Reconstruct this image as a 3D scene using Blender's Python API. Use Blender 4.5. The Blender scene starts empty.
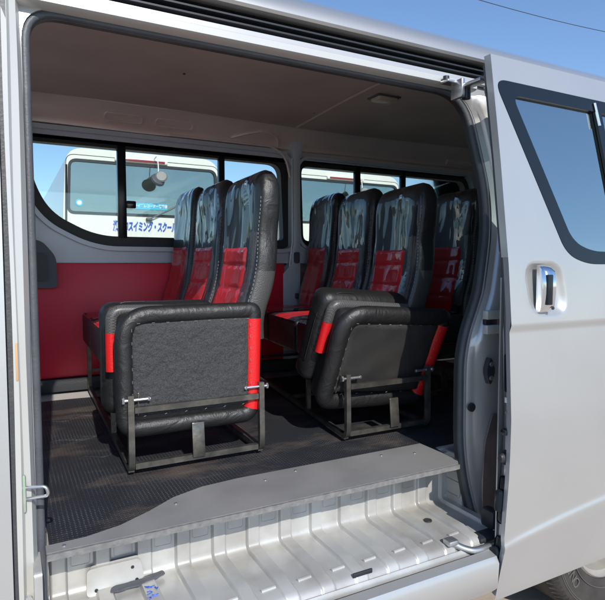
import bpy, bmesh, math, random
from mathutils import Vector, Matrix
from mathutils.geometry import tessellate_polygon
random.seed(7)
S = bpy.context.scene
COL = S.collection
R = math.radians

# ------------------------------------------------------------------ camera
cam = bpy.data.objects.new('camera', bpy.data.cameras.new('camera'))
COL.objects.link(cam)
cam.location = (0, -1.18, 1.23)
cam.rotation_euler = (R(90 - 3.5), 0, R(-28.0))
cam.data.sensor_width = 36
cam.data.lens = 36 * 555 / 605
cam.data.clip_start = 0.02
cam.data.clip_end = 2000
S.camera = cam

# ------------------------------------------------------------------ light
SUN = Vector((0.08, 1.0, -0.735)).normalized()
w = bpy.data.worlds.new('World'); S.world = w; w.use_nodes = True
nt = w.node_tree
bg = nt.nodes['Background']
sky = nt.nodes.new('ShaderNodeTexSky'); sky.sky_type = 'NISHITA'; sky.sun_disc = False
sky.sun_elevation = R(36.2); sky.sun_rotation = R(184.6)
sky.air_density = 1.0; sky.dust_density = 0.3; sky.ozone_density = 5.0
nt.links.new(sky.outputs[0], bg.inputs[0]); bg.inputs[1].default_value = 0.092
sl = bpy.data.lights.new('sun', 'SUN'); sl.energy = 2.3; sl.angle = R(0.5); sl.color = (1, .955, .88)
so = bpy.data.objects.new('sun', sl); COL.objects.link(so)
so.rotation_euler = SUN.to_track_quat('-Z', 'Y').to_euler()
S.view_settings.view_transform = 'Standard'
S.view_settings.look = 'None'
S.view_settings.exposure = 0.98
S.view_settings.gamma = 1
S.view_settings.use_curve_mapping = False
S.render.engine = 'CYCLES'
S.cycles.max_bounces = 10
S.cycles.transparent_max_bounces = 24

# ------------------------------------------------------------------ materials
def mat(name, base=(.5, .5, .5), rough=.5, metal=0, coat=0, coat_r=.05, spec=.5,
        var=None, vscale=8, bump=0, bscale=200, bdetail=2, tex=None, coatbump=None):
    m = bpy.data.materials.new(name); m.use_nodes = True
    n = m.node_tree.nodes; l = m.node_tree.links
    b = n['Principled BSDF']
    b.inputs['Base Color'].default_value = (*base, 1)
    b.inputs['Roughness'].default_value = rough
    b.inputs['Metallic'].default_value = metal
    b.inputs['Coat Weight'].default_value = coat
    b.inputs['Coat Roughness'].default_value = coat_r
    b.inputs['Specular IOR Level'].default_value = spec
    tc = n.new('ShaderNodeTexCoord')
    if var:
        no = n.new('ShaderNodeTexNoise'); no.inputs['Scale'].default_value = vscale
        no.inputs['Detail'].default_value = 6
        l.new(tc.outputs['Object'], no.inputs['Vector'])
        cr = n.new('ShaderNodeValToRGB')
        cr.color_ramp.elements[0].position = .38; cr.color_ramp.elements[1].position = .68
        cr.color_ramp.elements[0].color = (*base, 1); cr.color_ramp.elements[1].color = (*var, 1)
        l.new(no.outputs[0], cr.inputs[0]); l.new(cr.outputs[0], b.inputs['Base Color'])
    if bump:
        no2 = n.new('ShaderNodeTexNoise'); no2.inputs['Scale'].default_value = bscale
        no2.inputs['Detail'].default_value = bdetail
        l.new(tc.outputs['Object'], no2.inputs['Vector'])
        bp = n.new('ShaderNodeBump'); bp.inputs['Strength'].default_value = bump
        bp.inputs['Distance'].default_value = .004
        l.new(no2.outputs[0], bp.inputs['Height']); l.new(bp.outputs[0], b.inputs['Normal'])
    if coatbump:
        sc, st, dist = coatbump
        mp = n.new('ShaderNodeMapping'); mp.inputs['Scale'].default_value = (1.0, 1.15, .50)
        l.new(tc.outputs['Object'], mp.inputs[0])
        no3 = n.new('ShaderNodeTexNoise'); no3.inputs['Scale'].default_value = sc
        no3.inputs['Detail'].default_value = 2.2; no3.inputs['Roughness'].default_value = .4; no3.inputs['Distortion'].default_value = .5
        l.new(mp.outputs[0], no3.inputs['Vector'])
        bp3 = n.new('ShaderNodeBump'); bp3.inputs['Strength'].default_value = st
        bp3.inputs['Distance'].default_value = dist
        l.new(no3.outputs[0], bp3.inputs['Height']); l.new(bp3.outputs[0], b.inputs['Coat Normal'])
    if tex: tex(m, b, tc)
    return m

def t_dots(m, b, tc):      # rubber mat with raised studs and trodden-in dust
    n = m.node_tree.nodes; l = m.node_tree.links
    vo = n.new('ShaderNodeTexVoronoi'); vo.voronoi_dimensions = '2D'; vo.inputs['Scale'].default_value = 105
    vo.inputs['Randomness'].default_value = .12
    l.new(tc.outputs['Object'], vo.inputs['Vector'])
    cr = n.new('ShaderNodeValToRGB')
    cr.color_ramp.elements[0].position = .18; cr.color_ramp.elements[0].color = (1, 1, 1, 1)
    cr.color_ramp.elements[1].position = .30; cr.color_ramp.elements[1].color = (0, 0, 0, 1)
    l.new(vo.outputs['Distance'], cr.inputs[0])
    bp = n.new('ShaderNodeBump'); bp.inputs['Strength'].default_value = .9; bp.inputs['Distance'].default_value = .002
    l.new(cr.outputs[0], bp.inputs['Height']); l.new(bp.outputs[0], b.inputs['Normal'])
    no = n.new('ShaderNodeTexNoise'); no.inputs['Scale'].default_value = 4.2; no.inputs['Detail'].default_value = 8
    no.inputs['Roughness'].default_value = .65
    mp = n.new('ShaderNodeMapping'); mp.inputs['Scale'].default_value = (.8, 1.8, 1)
    l.new(tc.outputs['Object'], mp.inputs[0]); l.new(mp.outputs[0], no.inputs['Vector'])
    c2 = n.new('ShaderNodeValToRGB')
    c2.color_ramp.elements[0].position = .50; c2.color_ramp.elements[0].color = (.020, .022, .027, 1)
    c2.color_ramp.elements[1].position = .72; c2.color_ramp.elements[1].color = (.115, .090, .075, 1)
    l.new(no.outputs[0], c2.inputs[0])
    mx = n.new('ShaderNodeMix'); mx.data_type = 'RGBA'
    mul = n.new('ShaderNodeMath'); mul.operation = 'MULTIPLY'; mul.inputs[1].default_value = .20
    wn = n.new('ShaderNodeTexNoise'); wn.inputs['Scale'].default_value = 11; wn.inputs['Detail'].default_value = 5
    l.new(tc.outputs['Object'], wn.inputs['Vector'])
    wr = n.new('ShaderNodeValToRGB'); wr.color_ramp.elements[0].position = .42; wr.color_ramp.elements[1].position = .62
    l.new(wn.outputs[0], wr.inputs[0])
    m3 = n.new('ShaderNodeMath'); m3.operation = 'MULTIPLY'
    l.new(cr.outputs[0], mul.inputs[0]); l.new(mul.outputs[0], m3.inputs[0]); l.new(wr.outputs[0], m3.inputs[1]); l.new(m3.outputs[0], mx.inputs[0])
    l.new(c2.outputs[0], mx.inputs[6]); mx.inputs[7].default_value = (.3, .3, .31, 1)
    l.new(mx.outputs[2], b.inputs['Base Color'])

def t_carbon(m, b, tc):    # fine square weave embossed in the vinyl
    n = m.node_tree.nodes; l = m.node_tree.links
    ch = n.new('ShaderNodeTexChecker'); ch.inputs['Scale'].default_value = 260
    l.new(tc.outputs['Object'], ch.inputs['Vector'])
    ch.inputs['Color1'].default_value = (.05, .048, .048, 1); ch.inputs['Color2'].default_value = (.11, .105, .105, 1)
    l.new(ch.outputs[0], b.inputs['Base Color'])
    bp = n.new('ShaderNodeBump'); bp.inputs['Strength'].default_value = .5; bp.inputs['Distance'].default_value = .002
    l.new(ch.outputs[1], bp.inputs['Height']); l.new(bp.outputs[0], b.inputs['Normal'])

def t_felt(m, b, tc):      # crinkled dust cloth under the folding seats
    n = m.node_tree.nodes; l = m.node_tree.links
    no = n.new('ShaderNodeTexNoise'); no.inputs['Scale'].default_value = 330; no.inputs['Detail'].default_value = 3
    l.new(tc.outputs['Object'], no.inputs['Vector'])
    cr = n.new('ShaderNodeValToRGB')
    cr.color_ramp.elements[0].position = .35; cr.color_ramp.elements[0].color = (.026, .026, .028, 1)
    cr.color_ramp.elements[1].position = .7; cr.color_ramp.elements[1].color = (.062, .062, .065, 1)
    l.new(no.outputs[0], cr.inputs[0]); l.new(cr.outputs[0], b.inputs['Base Color'])
    n4 = n.new('ShaderNodeTexNoise'); n4.inputs['Scale'].default_value = 60; n4.inputs['Detail'].default_value = 3
    l.new(tc.outputs['Object'], n4.inputs['Vector'])
    ad = n.new('ShaderNodeMath'); ad.operation = 'MULTIPLY_ADD'; ad.inputs[1].default_value = 5
    l.new(n4.outputs[0], ad.inputs[0]); l.new(no.outputs[0], ad.inputs[2])
    bp = n.new('ShaderNodeBump'); bp.inputs['Strength'].default_value = .6; bp.inputs['Distance'].default_value = .003
    l.new(ad.outputs[0], bp.inputs['Height']); l.new(bp.outputs[0], b.inputs['Normal'])

M = {}
M['silver'] = mat('silver_paint', (.50, .50, .49), .34, .55, .7, .06, var=(.455, .455, .448), vscale=2.2, bump=.06, bscale=1500)
M['jamb'] = mat('jamb_paint', (.50, .50, .50), .34, .35, .4, .12, var=(.46, .47, .49), vscale=6)
M['step'] = mat('step_paint', (.50, .50, .485), .40, .30, .12, .2, var=(.37, .355, .335), vscale=9, bump=.05, bscale=60)
M['inner_metal'] = mat('inner_metal', (.60, .67, .745), .38, .1, .3, .2, var=(.56, .63, .70), vscale=5)
M['header'] = mat('header_metal', (.84, .74, .70), .34, .1, 1, .2, var=(.74, .65, .615), vscale=4, bump=.3, bscale=4)
M['ceiling'] = mat('ceiling_board', (.54, .455, .415), .6, 0, 0, var=(.45, .375, .34), vscale=4, bump=.15, bscale=90)
M['redpanel'] = mat('red_vinyl_panel', (.84, .020, .055), .45, 0, .15, .3, var=(.74, .016, .045), vscale=3, bump=.1, bscale=300)
M['rubber'] = mat('black_rubber', (.028, .03, .034), .5, bump=.2, bscale=120)
M['seal'] = mat('grey_seal', (.06, .066, .078), .5, var=(.085, .09, .10), vscale=12, bump=.2, bscale=150)
M['plastic'] = mat('dark_plastic', (.022, .024, .03), .42)
M['trim'] = mat('grey_trim', (.085, .09, .105), .5, bump=.1, bscale=300)
M['mat'] = mat('studded_rubber', rough=.55, tex=t_dots)
M['reflection'] = mat('painted_brown_reflection', (.24, .19, .18), .3, .3, .4, var=(.12, .09, .085), vscale=10)  # brown of a reflection in the pillar paint, put into the colour
M['board'] = mat('grey_board', (.235, .23, .225), .5, var=(.19, .187, .185), vscale=7, bump=.12, bscale=240)
M['boardedge'] = mat('board_edge', (.15, .147, .143), .7, var=(.21, .205, .20), vscale=60, bump=.5, bscale=90)
M['baremetal'] = mat('bare_floor', (.5, .47, .46), .6, var=(.42, .39, .38), vscale=7)
M['vinyl'] = mat('black_vinyl', (.024, .024, .026), .34, spec=.6, bump=.22, bscale=420, bdetail=3)
def t_wrinkle(m, b, tc):   # leathery grain plus slack folds
    n = m.node_tree.nodes; l = m.node_tree.links
    n1 = n.new('ShaderNodeTexNoise'); n1.inputs['Scale'].default_value = 430; n1.inputs['Detail'].default_value = 3
    n2 = n.new('ShaderNodeTexNoise'); n2.inputs['Scale'].default_value = 17; n2.inputs['Detail'].default_value = 2; n2.inputs['Distortion'].default_value = 1.5
    l.new(tc.outputs['Object'], n1.inputs['Vector']); l.new(tc.outputs['Object'], n2.inputs['Vector'])
    ad = n.new('ShaderNodeMath'); ad.operation = 'MULTIPLY_ADD'; ad.inputs[1].default_value = 5.5
    l.new(n2.outputs[0], ad.inputs[0]); l.new(n1.outputs[0], ad.inputs[2])
    bp = n.new('ShaderNodeBump'); bp.inputs['Strength'].default_value = .26; bp.inputs['Distance'].default_value = .0035
    l.new(ad.outputs[0], bp.inputs['Height']); l.new(bp.outputs[0], b.inputs['Normal'])
M['vinyl'] = mat('black_vinyl', (.013, .013, .0135), .42, spec=.6, tex=t_wrinkle)
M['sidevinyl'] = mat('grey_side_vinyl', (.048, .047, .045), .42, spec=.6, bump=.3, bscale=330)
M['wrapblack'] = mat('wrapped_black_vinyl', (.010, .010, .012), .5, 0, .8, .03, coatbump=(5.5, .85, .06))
M['wrapred'] = mat('wrapped_red_fabric', (.58, .012, .02), .7, 0, .55, .05, coatbump=(5.5, .7, .06))
M['red'] = mat('red_vinyl', (.62, .012, .014), .38, bump=.2, bscale=200)
M['carbon'] = mat('carbon_vinyl', rough=.4, tex=t_carbon)
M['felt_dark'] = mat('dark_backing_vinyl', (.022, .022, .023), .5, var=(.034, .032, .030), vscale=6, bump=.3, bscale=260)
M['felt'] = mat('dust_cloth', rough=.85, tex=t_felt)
M['stitch'] = mat('pale_stitch', (.22, .22, .23), .6)
M['steel'] = mat('dark_steel', (.10, .097, .09), .32, .7, var=(.20, .185, .16), vscale=25, bump=.2, bscale=80)
M['chrome'] = mat('chrome', (.85, .86, .88), .08, 1)
M['zinc'] = mat('zinc', (.6, .6, .6), .3, .9)
M['brightpaint'] = mat('bright_paint', (.54, .54, .51), .35, .2, .4, .1)
M['white'] = mat('white_paint', (.80, .79, .72), .3, 0, .5, .1, var=(.77, .75, .67), vscale=3)
M['black'] = mat('black_gloss', (.012, .013, .016), .2, 0, .5, .05)
M['frit'] = mat('window_border', (.010, .014, .020), .2, 0, 0, spec=.35)
M['lamp'] = mat('lamp_plastic', (.55, .5, .42), .35)
M['lampred'] = mat('red_lens', (.25, .02, .02), .2, 0, .6)
M['amber'] = mat('amber_lens', (.6, .22, .03), .2, 0, .6)
M['blue'] = mat('blue_letters', (.02, .10, .50), .5)
M['cyan'] = mat('cyan_sticker', (.07, .47, .66), .5)
M['palewhite'] = mat('pale_letters', (.8, .82, .8), .5)
M['palegreen'] = mat('faded_green', (.30, .42, .30), .5, .2, var=(.45, .45, .4), vscale=40)
M['tyre'] = mat('tyre_rubber', (.03, .028, .027), .75, var=(.055, .048, .042), vscale=12, bump=.2, bscale=120)
M['rim'] = mat('wheel_paint', (.42, .40, .37), .45, .3, var=(.32, .30, .27), vscale=12)
M['tyretext'] = mat('tyre_letters', (.10, .095, .09), .7)
M['ground'] = mat('dirt', (.41, .35, .295), .95, var=(.50, .43, .365), vscale=2.5, bump=.8, bscale=26, bdetail=8)
M['seam'] = mat('seam', (.02, .02, .022), .7)
M['orange'] = mat('faded_orange', (.55, .33, .16), .6)
M['hill'] = mat('hill_green', (.04, .055, .035), .9, var=(.06, .08, .045), vscale=.2)
M['cable'] = mat('cable', (.03, .03, .035), .6)

def glass(name, tint, refl=1.0, base=0.):
    m = bpy.data.materials.new(name); m.use_nodes = True
    n = m.node_tree.nodes; l = m.node_tree.links; n.clear()
    o = n.new('ShaderNodeOutputMaterial'); mx = n.new('ShaderNodeMixShader')
    t = n.new('ShaderNodeBsdfTransparent'); t.inputs[0].default_value = (*tint, 1)
    g = n.new('ShaderNodeBsdfGlossy'); g.inputs['Roughness'].default_value = .02; g.inputs[0].default_value = (.93, 1, .96, 1)
    lw = n.new('ShaderNodeFresnel'); lw.inputs[0].default_value = 1.5
    ml = n.new('ShaderNodeMath'); ml.operation = 'MULTIPLY'; ml.inputs[1].default_value = refl
    ml.use_clamp = True
    ad = n.new('ShaderNodeMath'); ad.operation = 'ADD'; ad.inputs[1].default_value = base; ad.use_clamp = True
    l.new(lw.outputs[0], ml.inputs[0]); l.new(ml.outputs[0], ad.inputs[0]); l.new(ad.outputs[0], mx.inputs[0])
    l.new(t.outputs[0], mx.inputs[1]); l.new(g.outputs[0], mx.inputs[2]); l.new(mx.outputs[0], o.inputs[0])
    return m
M['glass'] = glass('clear_glass', (.86, .90, .88))
M['tinted'] = glass('tinted_glass', (.72, .80, .80), 1.4, .42)
M['busglass'] = glass('bus_glass', (.84, .92, .90), 1.2, .16)

# ------------------------------------------------------------------ mesh helpers
def obj(name, bm, m, parent=None, smooth=40, lean_it=False):
    if lean_it:
        for v in bm.verts: v.co.y += lean(v.co.z)
    if name in SPLIT:
        isl = islands(bm)
        if len(isl) > 1:
            first = None
            for I in isl:
                b2 = bmesh.new(); mp = {v: b2.verts.new(v.co) for v in I}
                for f in set(f for v in I for f in v.link_faces):
                    b2.faces.new([mp[v] for v in f.verts])
                q = obj(name + '', b2, m, parent, smooth)
                first = first or q
            bm.free(); return first
    me = bpy.data.meshes.new(name)
    bmesh.ops.recalc_face_normals(bm, faces=bm.faces)
    bm.to_mesh(me); bm.free()
    ms = m if isinstance(m, (list, tuple)) else [m]
    for k in ms: me.materials.append(M[k])
    if smooth:
        for p in me.polygons: p.use_smooth = True
        try: me.set_sharp_from_angle(angle=R(smooth))
        except Exception: pass
    o = bpy.data.objects.new(name, me); COL.objects.link(o)
    if parent: o.parent = parent
    return o

def flat_text(t):      # letters as real meshes
    me = bpy.data.meshes.new_from_object(t)
    o = bpy.data.objects.new('tmp', me); COL.objects.link(o)
    o.matrix_basis = t.matrix_basis.copy(); o.parent = t.parent
    nm = t.name; bpy.data.objects.remove(t); o.name = nm
    return o

SPLIT = {'screw', 'embossed_bar', 'pressed_panel', 'pressed_ridge', 'mat_fold', 'step_end', 'pillar_plug', 'crossbar', 'floor_rail', 'latch_block',
         'ceiling_bow', 'embossed_slot', 'vent_hole', 'side_window', 'seat_row', 'edge_fitting', 'roller', 'hinge_lug', 'window_flange', 'end_rib', 'sidewall_ring', 'red_edge'}
def islands(bm):
    seen = set(); out = []
    bm.verts.ensure_lookup_table()
    for v in bm.verts:
        if v in seen: continue
        st = [v]; seen.add(v); isl = []
        while st:
            a = st.pop(); isl.append(a)
            for e in a.link_edges:
                b = e.other_vert(a)
                if b not in seen: seen.add(b); st.append(b)
        out.append(isl)
    return out

def thing(name, label, cat, loc=(0, 0, 0), group=None):
    o = bpy.data.objects.new(name, None); COL.objects.link(o)
    o.empty_display_size = .1
    o.location = loc; o['label'] = label; o['category'] = cat
    if group: o['group'] = group
    return o

def NB(): return bmesh.new()

def lean(z): return max(0., z - 1.15) * .14

def box(bm, x0, x1, y0, y1, z0, z1, bev=0, seg=2, mi=0):
    r = bmesh.ops.create_cube(bm, size=1)
    vs = r['verts']
    for v in vs:
        v.co = Vector(((x0 + x1) / 2 + v.co.x * (x1 - x0), (y0 + y1) / 2 + v.co.y * (y1 - y0), (z0 + z1) / 2 + v.co.z * (z1 - z0)))
    fs = set(f for v in vs for f in v.link_faces)
    if bev:
        es = set(e for v in vs for e in v.link_edges)
        q = bmesh.ops.bevel(bm, geom=list(es), offset=bev, segments=seg, affect='EDGES', profile=.5)
        fs = set(f for v in q['verts'] for f in v.link_faces) | set(f for f in fs if f.is_valid)
    for f in fs: f.material_index = mi
    return vs

def round_poly(pts, rad, seg=6):
    """pts 2d closed; rad float or list"""
    out = []; n = len(pts)
    for i in range(n):
        r = rad[i] if isinstance(rad, (list, tuple)) else rad
        p = Vector(pts[i]); a = Vector(pts[i - 1]); b = Vector(pts[(i + 1) % n])
        if r <= 0: out.append(tuple(p)); continue
        da = (a - p); db = (b - p)
        t = min(r, da.length * .49, db.length * .49)
        pa = p + da.normalized() * t; pb = p + db.normalized() * t
        for k in range(seg + 1):
            s = k / seg
            q = pa * (1 - s) ** 2 + p * 2 * s * (1 - s) + pb * s * s
            out.append(tuple(q))
    return out

def to3(p, ax, c):
    if ax == 'y': return Vector((p[0], c, p[1]))
    if ax == 'x': return Vector((c, p[0], p[1]))
    return Vector((p[0], p[1], c))

def plate(bm, outer, holes, ax, a, b, mi=0, split=None):
    """flat plate with holes between planes a and b"""
    loops = [outer] + list(holes)
    fl = [p for L in loops for p in L]
    tri = tessellate_polygon([[Vector((p[0], p[1], 0)) for p in L] for L in loops])
    A = [bm.verts.new(to3(p, ax, a)) for p in fl]
    B = [bm.verts.new(to3(p, ax, b)) for p in fl]
    for t in tri:
        for V in (A, B):
            try: f = bm.faces.new([V[t[0]], V[t[1]], V[t[2]]]); f.material_index = mi
            except ValueError: pass
    k = 0
    for L in loops:
        n = len(L)
        for i in range(n):
            j = (i + 1) % n
            try: f = bm.faces.new([A[k + i], A[k + j], B[k + j], B[k + i]]); f.material_index = mi
            except ValueError: pass
        k += n

def ext_x(bm, prof, x0, x1, n=1, fn=None, closed=False, mi=0):
    """extrude (y,z) profile along x"""
    rows = []
    for i in range(n + 1):
        x = x0 + (x1 - x0) * i / n
        rows.append([bm.verts.new((x, *(fn(x, y, z) if fn else (y, z)))) for y, z in prof])
    m = len(prof)
    for i in range(n):
        for j in range(m if closed else m - 1):
            k = (j + 1) % m
            f = bm.faces.new([rows[i][j], rows[i][k], rows[i + 1][k], rows[i + 1][j]]); f.material_index = mi
    if closed:
        for r_ in (rows[0], rows[-1]):
            try: bm.faces.new(r_)
            except ValueError: pass

def tube(bm, pts, r, closed=False, seg=8, sq=False, caps=True, mi=0, rfn=None, up=None):
    pts = [Vector(p) for p in pts]; n = len(pts)
    if sq: seg = 4
    tang = []
    for i in range(n):
        if closed: t = (pts[(i + 1) % n] - pts[i - 1])
        elif i == 0: t = pts[1] - pts[0]
        elif i == n - 1: t = pts[-1] - pts[-2]
        else: t = (pts[i + 1] - pts[i]).normalized() + (pts[i] - pts[i - 1]).normalized()
        tang.append(t.normalized())
    u = Vector(up) if up else (Vector((0, 0, 1)) if abs(tang[0].z) < .9 else Vector((0, 1, 0)))
    rings = []
    for i in range(n):
        t = tang[i]
        u2 = u - t * u.dot(t)
        if u2.length < 1e-4: u2 = t.orthogonal()
        u2.normalize(); v2 = t.cross(u2)
        if not up: u = u2
        k = 1.0
        if 0 < i < n - 1 or closed:
            d1 = (pts[i] - pts[i - 1]).normalized()
            k = 1 / max(.6, d1.dot(t))
        rr = rfn(i / (n - 1)) * r if rfn else r
        ring = []
        for j in range(seg):
            a = 2 * math.pi * (j + (.5 if sq else 0)) / seg
            q = rr * (1.414 if sq else 1)
            ring.append(bm.verts.new(pts[i] + (u2 * math.cos(a) + v2 * math.sin(a)) * q * (k if sq else 1)))
        rings.append(ring)
    for i in range(n if closed else n - 1):
        a_, b_ = rings[i], rings[(i + 1) % n]
        for j in range(seg):
            k2 = (j + 1) % seg
            try: f = bm.faces.new([a_[j], a_[k2], b_[k2], b_[j]]); f.material_index = mi
            except ValueError: pass
    if caps and not closed:
        for r_ in (rings[0], rings[-1]):
            f = bm.faces.new(r_); f.material_index = mi

def arc_pts(path, r, seg=5):
    """3d polyline with rounded corners"""
    out = [Vector(path[0])]
    for i in range(1, len(path) - 1):
        p = Vector(path[i]); a = Vector(path[i - 1]); b = Vector(path[i + 1])
        da, db = a - p, b - p; t = min(r, da.length * .49, db.length * .49)
        pa, pb = p + da.normalized() * t, p + db.normalized() * t
        for k in range(seg + 1):
            s = k / seg; out.append(pa * (1 - s) ** 2 + p * 2 * s * (1 - s) + pb * s * s)
    out.append(Vector(path[-1])); return out

def disc(bm, c, r, ax, h, seg=24, bev=0, mi=0, r2=None):
    """short cylinder, centre c, axis ax, from c to c+h along axis"""
    c = Vector(c); d = {'x': Vector((1, 0, 0)), 'y': Vector((0, 1, 0)), 'z': Vector((0, 0, 1))}[ax]
    u = d.orthogonal().normalized(); v = d.cross(u)
    r2 = r if r2 is None else r2
    prof = [(0, 0), (r, 0), (r, abs(h) * .6), (r2 * .96 if r2 == r else r2, abs(h)), (0, abs(h))]
    lathe(bm, c, d * (1 if h > 0 else -1), prof, seg, mi)

def lathe(bm, c, d, prof, seg=32, mi=0):
    c = Vector(c); d = Vector(d).normalized(); u = d.orthogonal().normalized(); v = d.cross(u)
    rings = []
    for (r_, h) in prof:
        if r_ < 1e-6: rings.append([bm.verts.new(c + d * h)]); continue
        rings.append([bm.verts.new(c + d * h + (u * math.cos(2 * math.pi * j / seg) + v * math.sin(2 * math.pi * j / seg)) * r_) for j in range(seg)])
    for a_, b_ in zip(rings, rings[1:]):
        if len(a_) == 1 and len(b_) == 1: continue
        for j in range(seg):
            k = (j + 1) % seg
            q = [a_[0] if len(a_) == 1 else a_[j]]
            if len(a_) > 1: q.append(a_[k])
            q.append(b_[0] if len(b_) == 1 else b_[k])
            if len(b_) > 1: q.append(b_[j])
            try: f = bm.faces.new(q); f.material_index = mi
            except ValueError: pass

def ring_strip(bm, outline, ax, a, width_in, depth, mi=0):
    """frame following a closed 2d outline: width_in inwards, from plane a to a+depth"""
    n = len(outline)
    cx = sum(p[0] for p in outline) / n; cy = sum(p[1] for p in outline) / n
    ins = offset(outline, width_in)
    O1 = [bm.verts.new(to3(p, ax, a)) for p in outline]; I1 = [bm.verts.new(to3(p, ax, a)) for p in ins]
    O2 = [bm.verts.new(to3(p, ax, a + depth)) for p in outline]; I2 = [bm.verts.new(to3(p, ax, a + depth)) for p in ins]
    for i in range(n):
        j = (i + 1) % n
        for q in ((O1, I1), (I1, I2), (I2, O2), (O2, O1)):
            f = bm.faces.new([q[0][i], q[0][j], q[1][j], q[1][i]]); f.material_index = mi

def offset(outline, w_):
    n = len(outline); area = sum(outline[i][0] * outline[(i + 1) % n][1] - outline[(i + 1) % n][0] * outline[i][1] for i in range(n))
    s = 1 if area > 0 else -1
    out = []
    for i in range(n):
        p = Vector(outline[i]); a = Vector(outline[i - 1]); b = Vector(outline[(i + 1) % n])
        d1 = (p - a); d2 = (b - p)
        if d1.length < 1e-7: d1 = d2
        if d2.length < 1e-7: d2 = d1
        d1 = d1.normalized(); d2 = d2.normalized()
        n1 = Vector((-d1.y, d1.x)) * s; n2 = Vector((-d2.y, d2.x)) * s
        m = (n1 + n2)
        m = m.normalized() if m.length > 1e-6 else n1
        k = 1 / max(.5, m.dot(n1))
        out.append(tuple(p + m * w_ * k))
    return out

def ring2(bm, outer, inner, a, depth):
    n = len(outer)
    L = [[bm.verts.new((p[0], y, p[1])) for p in q] for q, y in ((outer, a), (inner, a), (inner, a + depth), (outer, a + depth))]
    for i in range(n):
        j = (i + 1) % n
        for k in range(4):
            q, r_ = L[k], L[(k + 1) % 4]
            bm.faces.new([q[i], q[j], r_[j], r_[i]])

# =================================================================== SETTING
bm = NB(); n = 60
g = [[bm.verts.new((-600 + 1200 * i / n, -600 + 1200 * j / n, 0)) for j in range(n + 1)] for i in range(n + 1)]
for i in range(n):
    for j in range(n): bm.faces.new([g[i][j], g[i + 1][j], g[i + 1][j + 1], g[i][j + 1]])
o = obj('ground', bm, 'ground'); o['kind'] = 'structure'
bm = NB()
hn = 80; prev = None
for i in range(hn + 1):
    x = -260 + 520 * i / hn
    h = 9 + 9 * math.sin(i * .21 + 1) + 5 * math.sin(i * .53) + random.uniform(-1.2, 1.2)
    h = max(3, h)
    cur = [bm.verts.new((x, 150, -.5)), bm.verts.new((x, 165, h * .75)), bm.verts.new((x, 185, h)), bm.verts.new((x, 230, -.5))]
    if prev:
        for k in range(3): bm.faces.new([prev[k], prev[k + 1], cur[k + 1], cur[k]])
    prev = cur
o = obj('hills', bm, 'hill'); o['kind'] = 'structure'

# =================================================================== THE VAN
van = thing('passenger_van', 'silver passenger van with its sliding side door open, filling the photo', 'van')

# opening in the near side, (x,z)
OPEN = round_poly([(.038, .44), (.038, 1.752), (1.228, 1.752), (1.296, 1.40), (1.225, 1.15), (1.158, 1.00), (1.160, .66), (1.232, .44)],
                  [.01, .075, .11, .25, .12, .12, .15, .02], 8)
XR = 3.45
# rear/side panel of near side (outer skin) with the opening and the quarter window
qwin = round_poly([(1.51, 1.29), (1.345, 1.715), (2.75, 1.70), (2.80, 1.36), (2.74, 1.30)], [.12, .05, .06, .04, .06])
bm = NB()
plate(bm, [(.012, .40), (.012, 1.780), (1.32, 1.780), (1.32, .40)], [OPEN], 'y', 0.0, .022)
obj('door_frame', bm, 'jamb', van, lean_it=True)
bm = NB()
arch = [(1.30, .30), (1.30, 1.775), (XR, 1.775), (XR, .30), (2.28, .30)] + \
       [(1.86 + .40 * math.cos(a), .32 + .40 * math.sin(a)) for a in [R(k) for k in range(0, 181, 12)]] + [(1.44, .30)]
# shift by the outer skin position (body is fuller than the door frame)
plate(bm, arch, [qwin], 'y', -.062, -.036)
obj('rear_side_panel', bm, 'silver', van, lean_it=True)
bm = NB(); plate(bm, [(1.335, .66), (1.335, 1.74), (XR, 1.74), (XR, .66)], [offset(qwin, .03)], 'y', .03, .045)
obj('inner_side_trim', bm, 'trim', van, lean_it=True)
bm = NB(); plate(bm, qwin, [], 'y', -.052, -.046)
qg = obj('rear_side_window', bm, 'tinted', van, lean_it=True)
bm = NB(); ring_strip(bm, qwin, 'y', -.068, .035, .03); obj('window_frame', bm, 'frit', qg, lean_it=True)

# front door skin at the left
fwin = round_poly([(-.95, 1.22), (-.62, 1.70), (-.12, 1.70), (-.12, 1.22)], [.08, .1, .05, .05])
bm = NB(); plate(bm, [(-1.15, .30), (-1.15, 1.2), (-.72, 1.775), (-.006, 1.775), (-.006, .30)], [fwin], 'y', -.085, -.055)
fd = obj('front_door', bm, 'silver', van, lean_it=True)
bm = NB(); plate(bm, fwin, [], 'y', -.073, -.069); obj('window', bm, 'tinted', fd, lean_it=True)
bm = NB(); box(bm, -.006, .0115, -.052, -.03, .30, 1.74); obj('edge_strip', bm, 'seal', fd, lean_it=True)
# B pillar: pressed metal face between the front door and the seal
bm = NB()
ext = [(-.045, 0), (-.045, .006), (-.022, .012), (-.018, .026), (-.004, .034)]
rows = []
for k in range(15):
    z = .36 + (1.770 - .36) * k / 14
    rows.append([bm.verts.new((x + .004 + .0015 * math.sin(z * 7 + i), y, z)) for i, (y, x) in enumerate([(-.05, 0), (-.048, .008), (-.026, .012), (-.022, .024), (-.002, .032)])])
for a_, b_ in zip(rows, rows[1:]):
    for j in range(4): bm.faces.new([a_[j], a_[j + 1], b_[j + 1], b_[j]])
bp = obj('door_pillar', bm, 'brightpaint', van, lean_it=True)
bm = NB(); box(bm, .009, .013, -.05, -.03, 1.02, 1.09, .001); obj('sticker', bm, 'orange', bp)
bm = NB(); plate(bm, round_poly([(.011, .44), (.011, .60), (.026, .60), (.026, .44)], .008), [], 'y', -.034, -.027)
obj('cover_plate', bm, 'jamb', bp)
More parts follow.
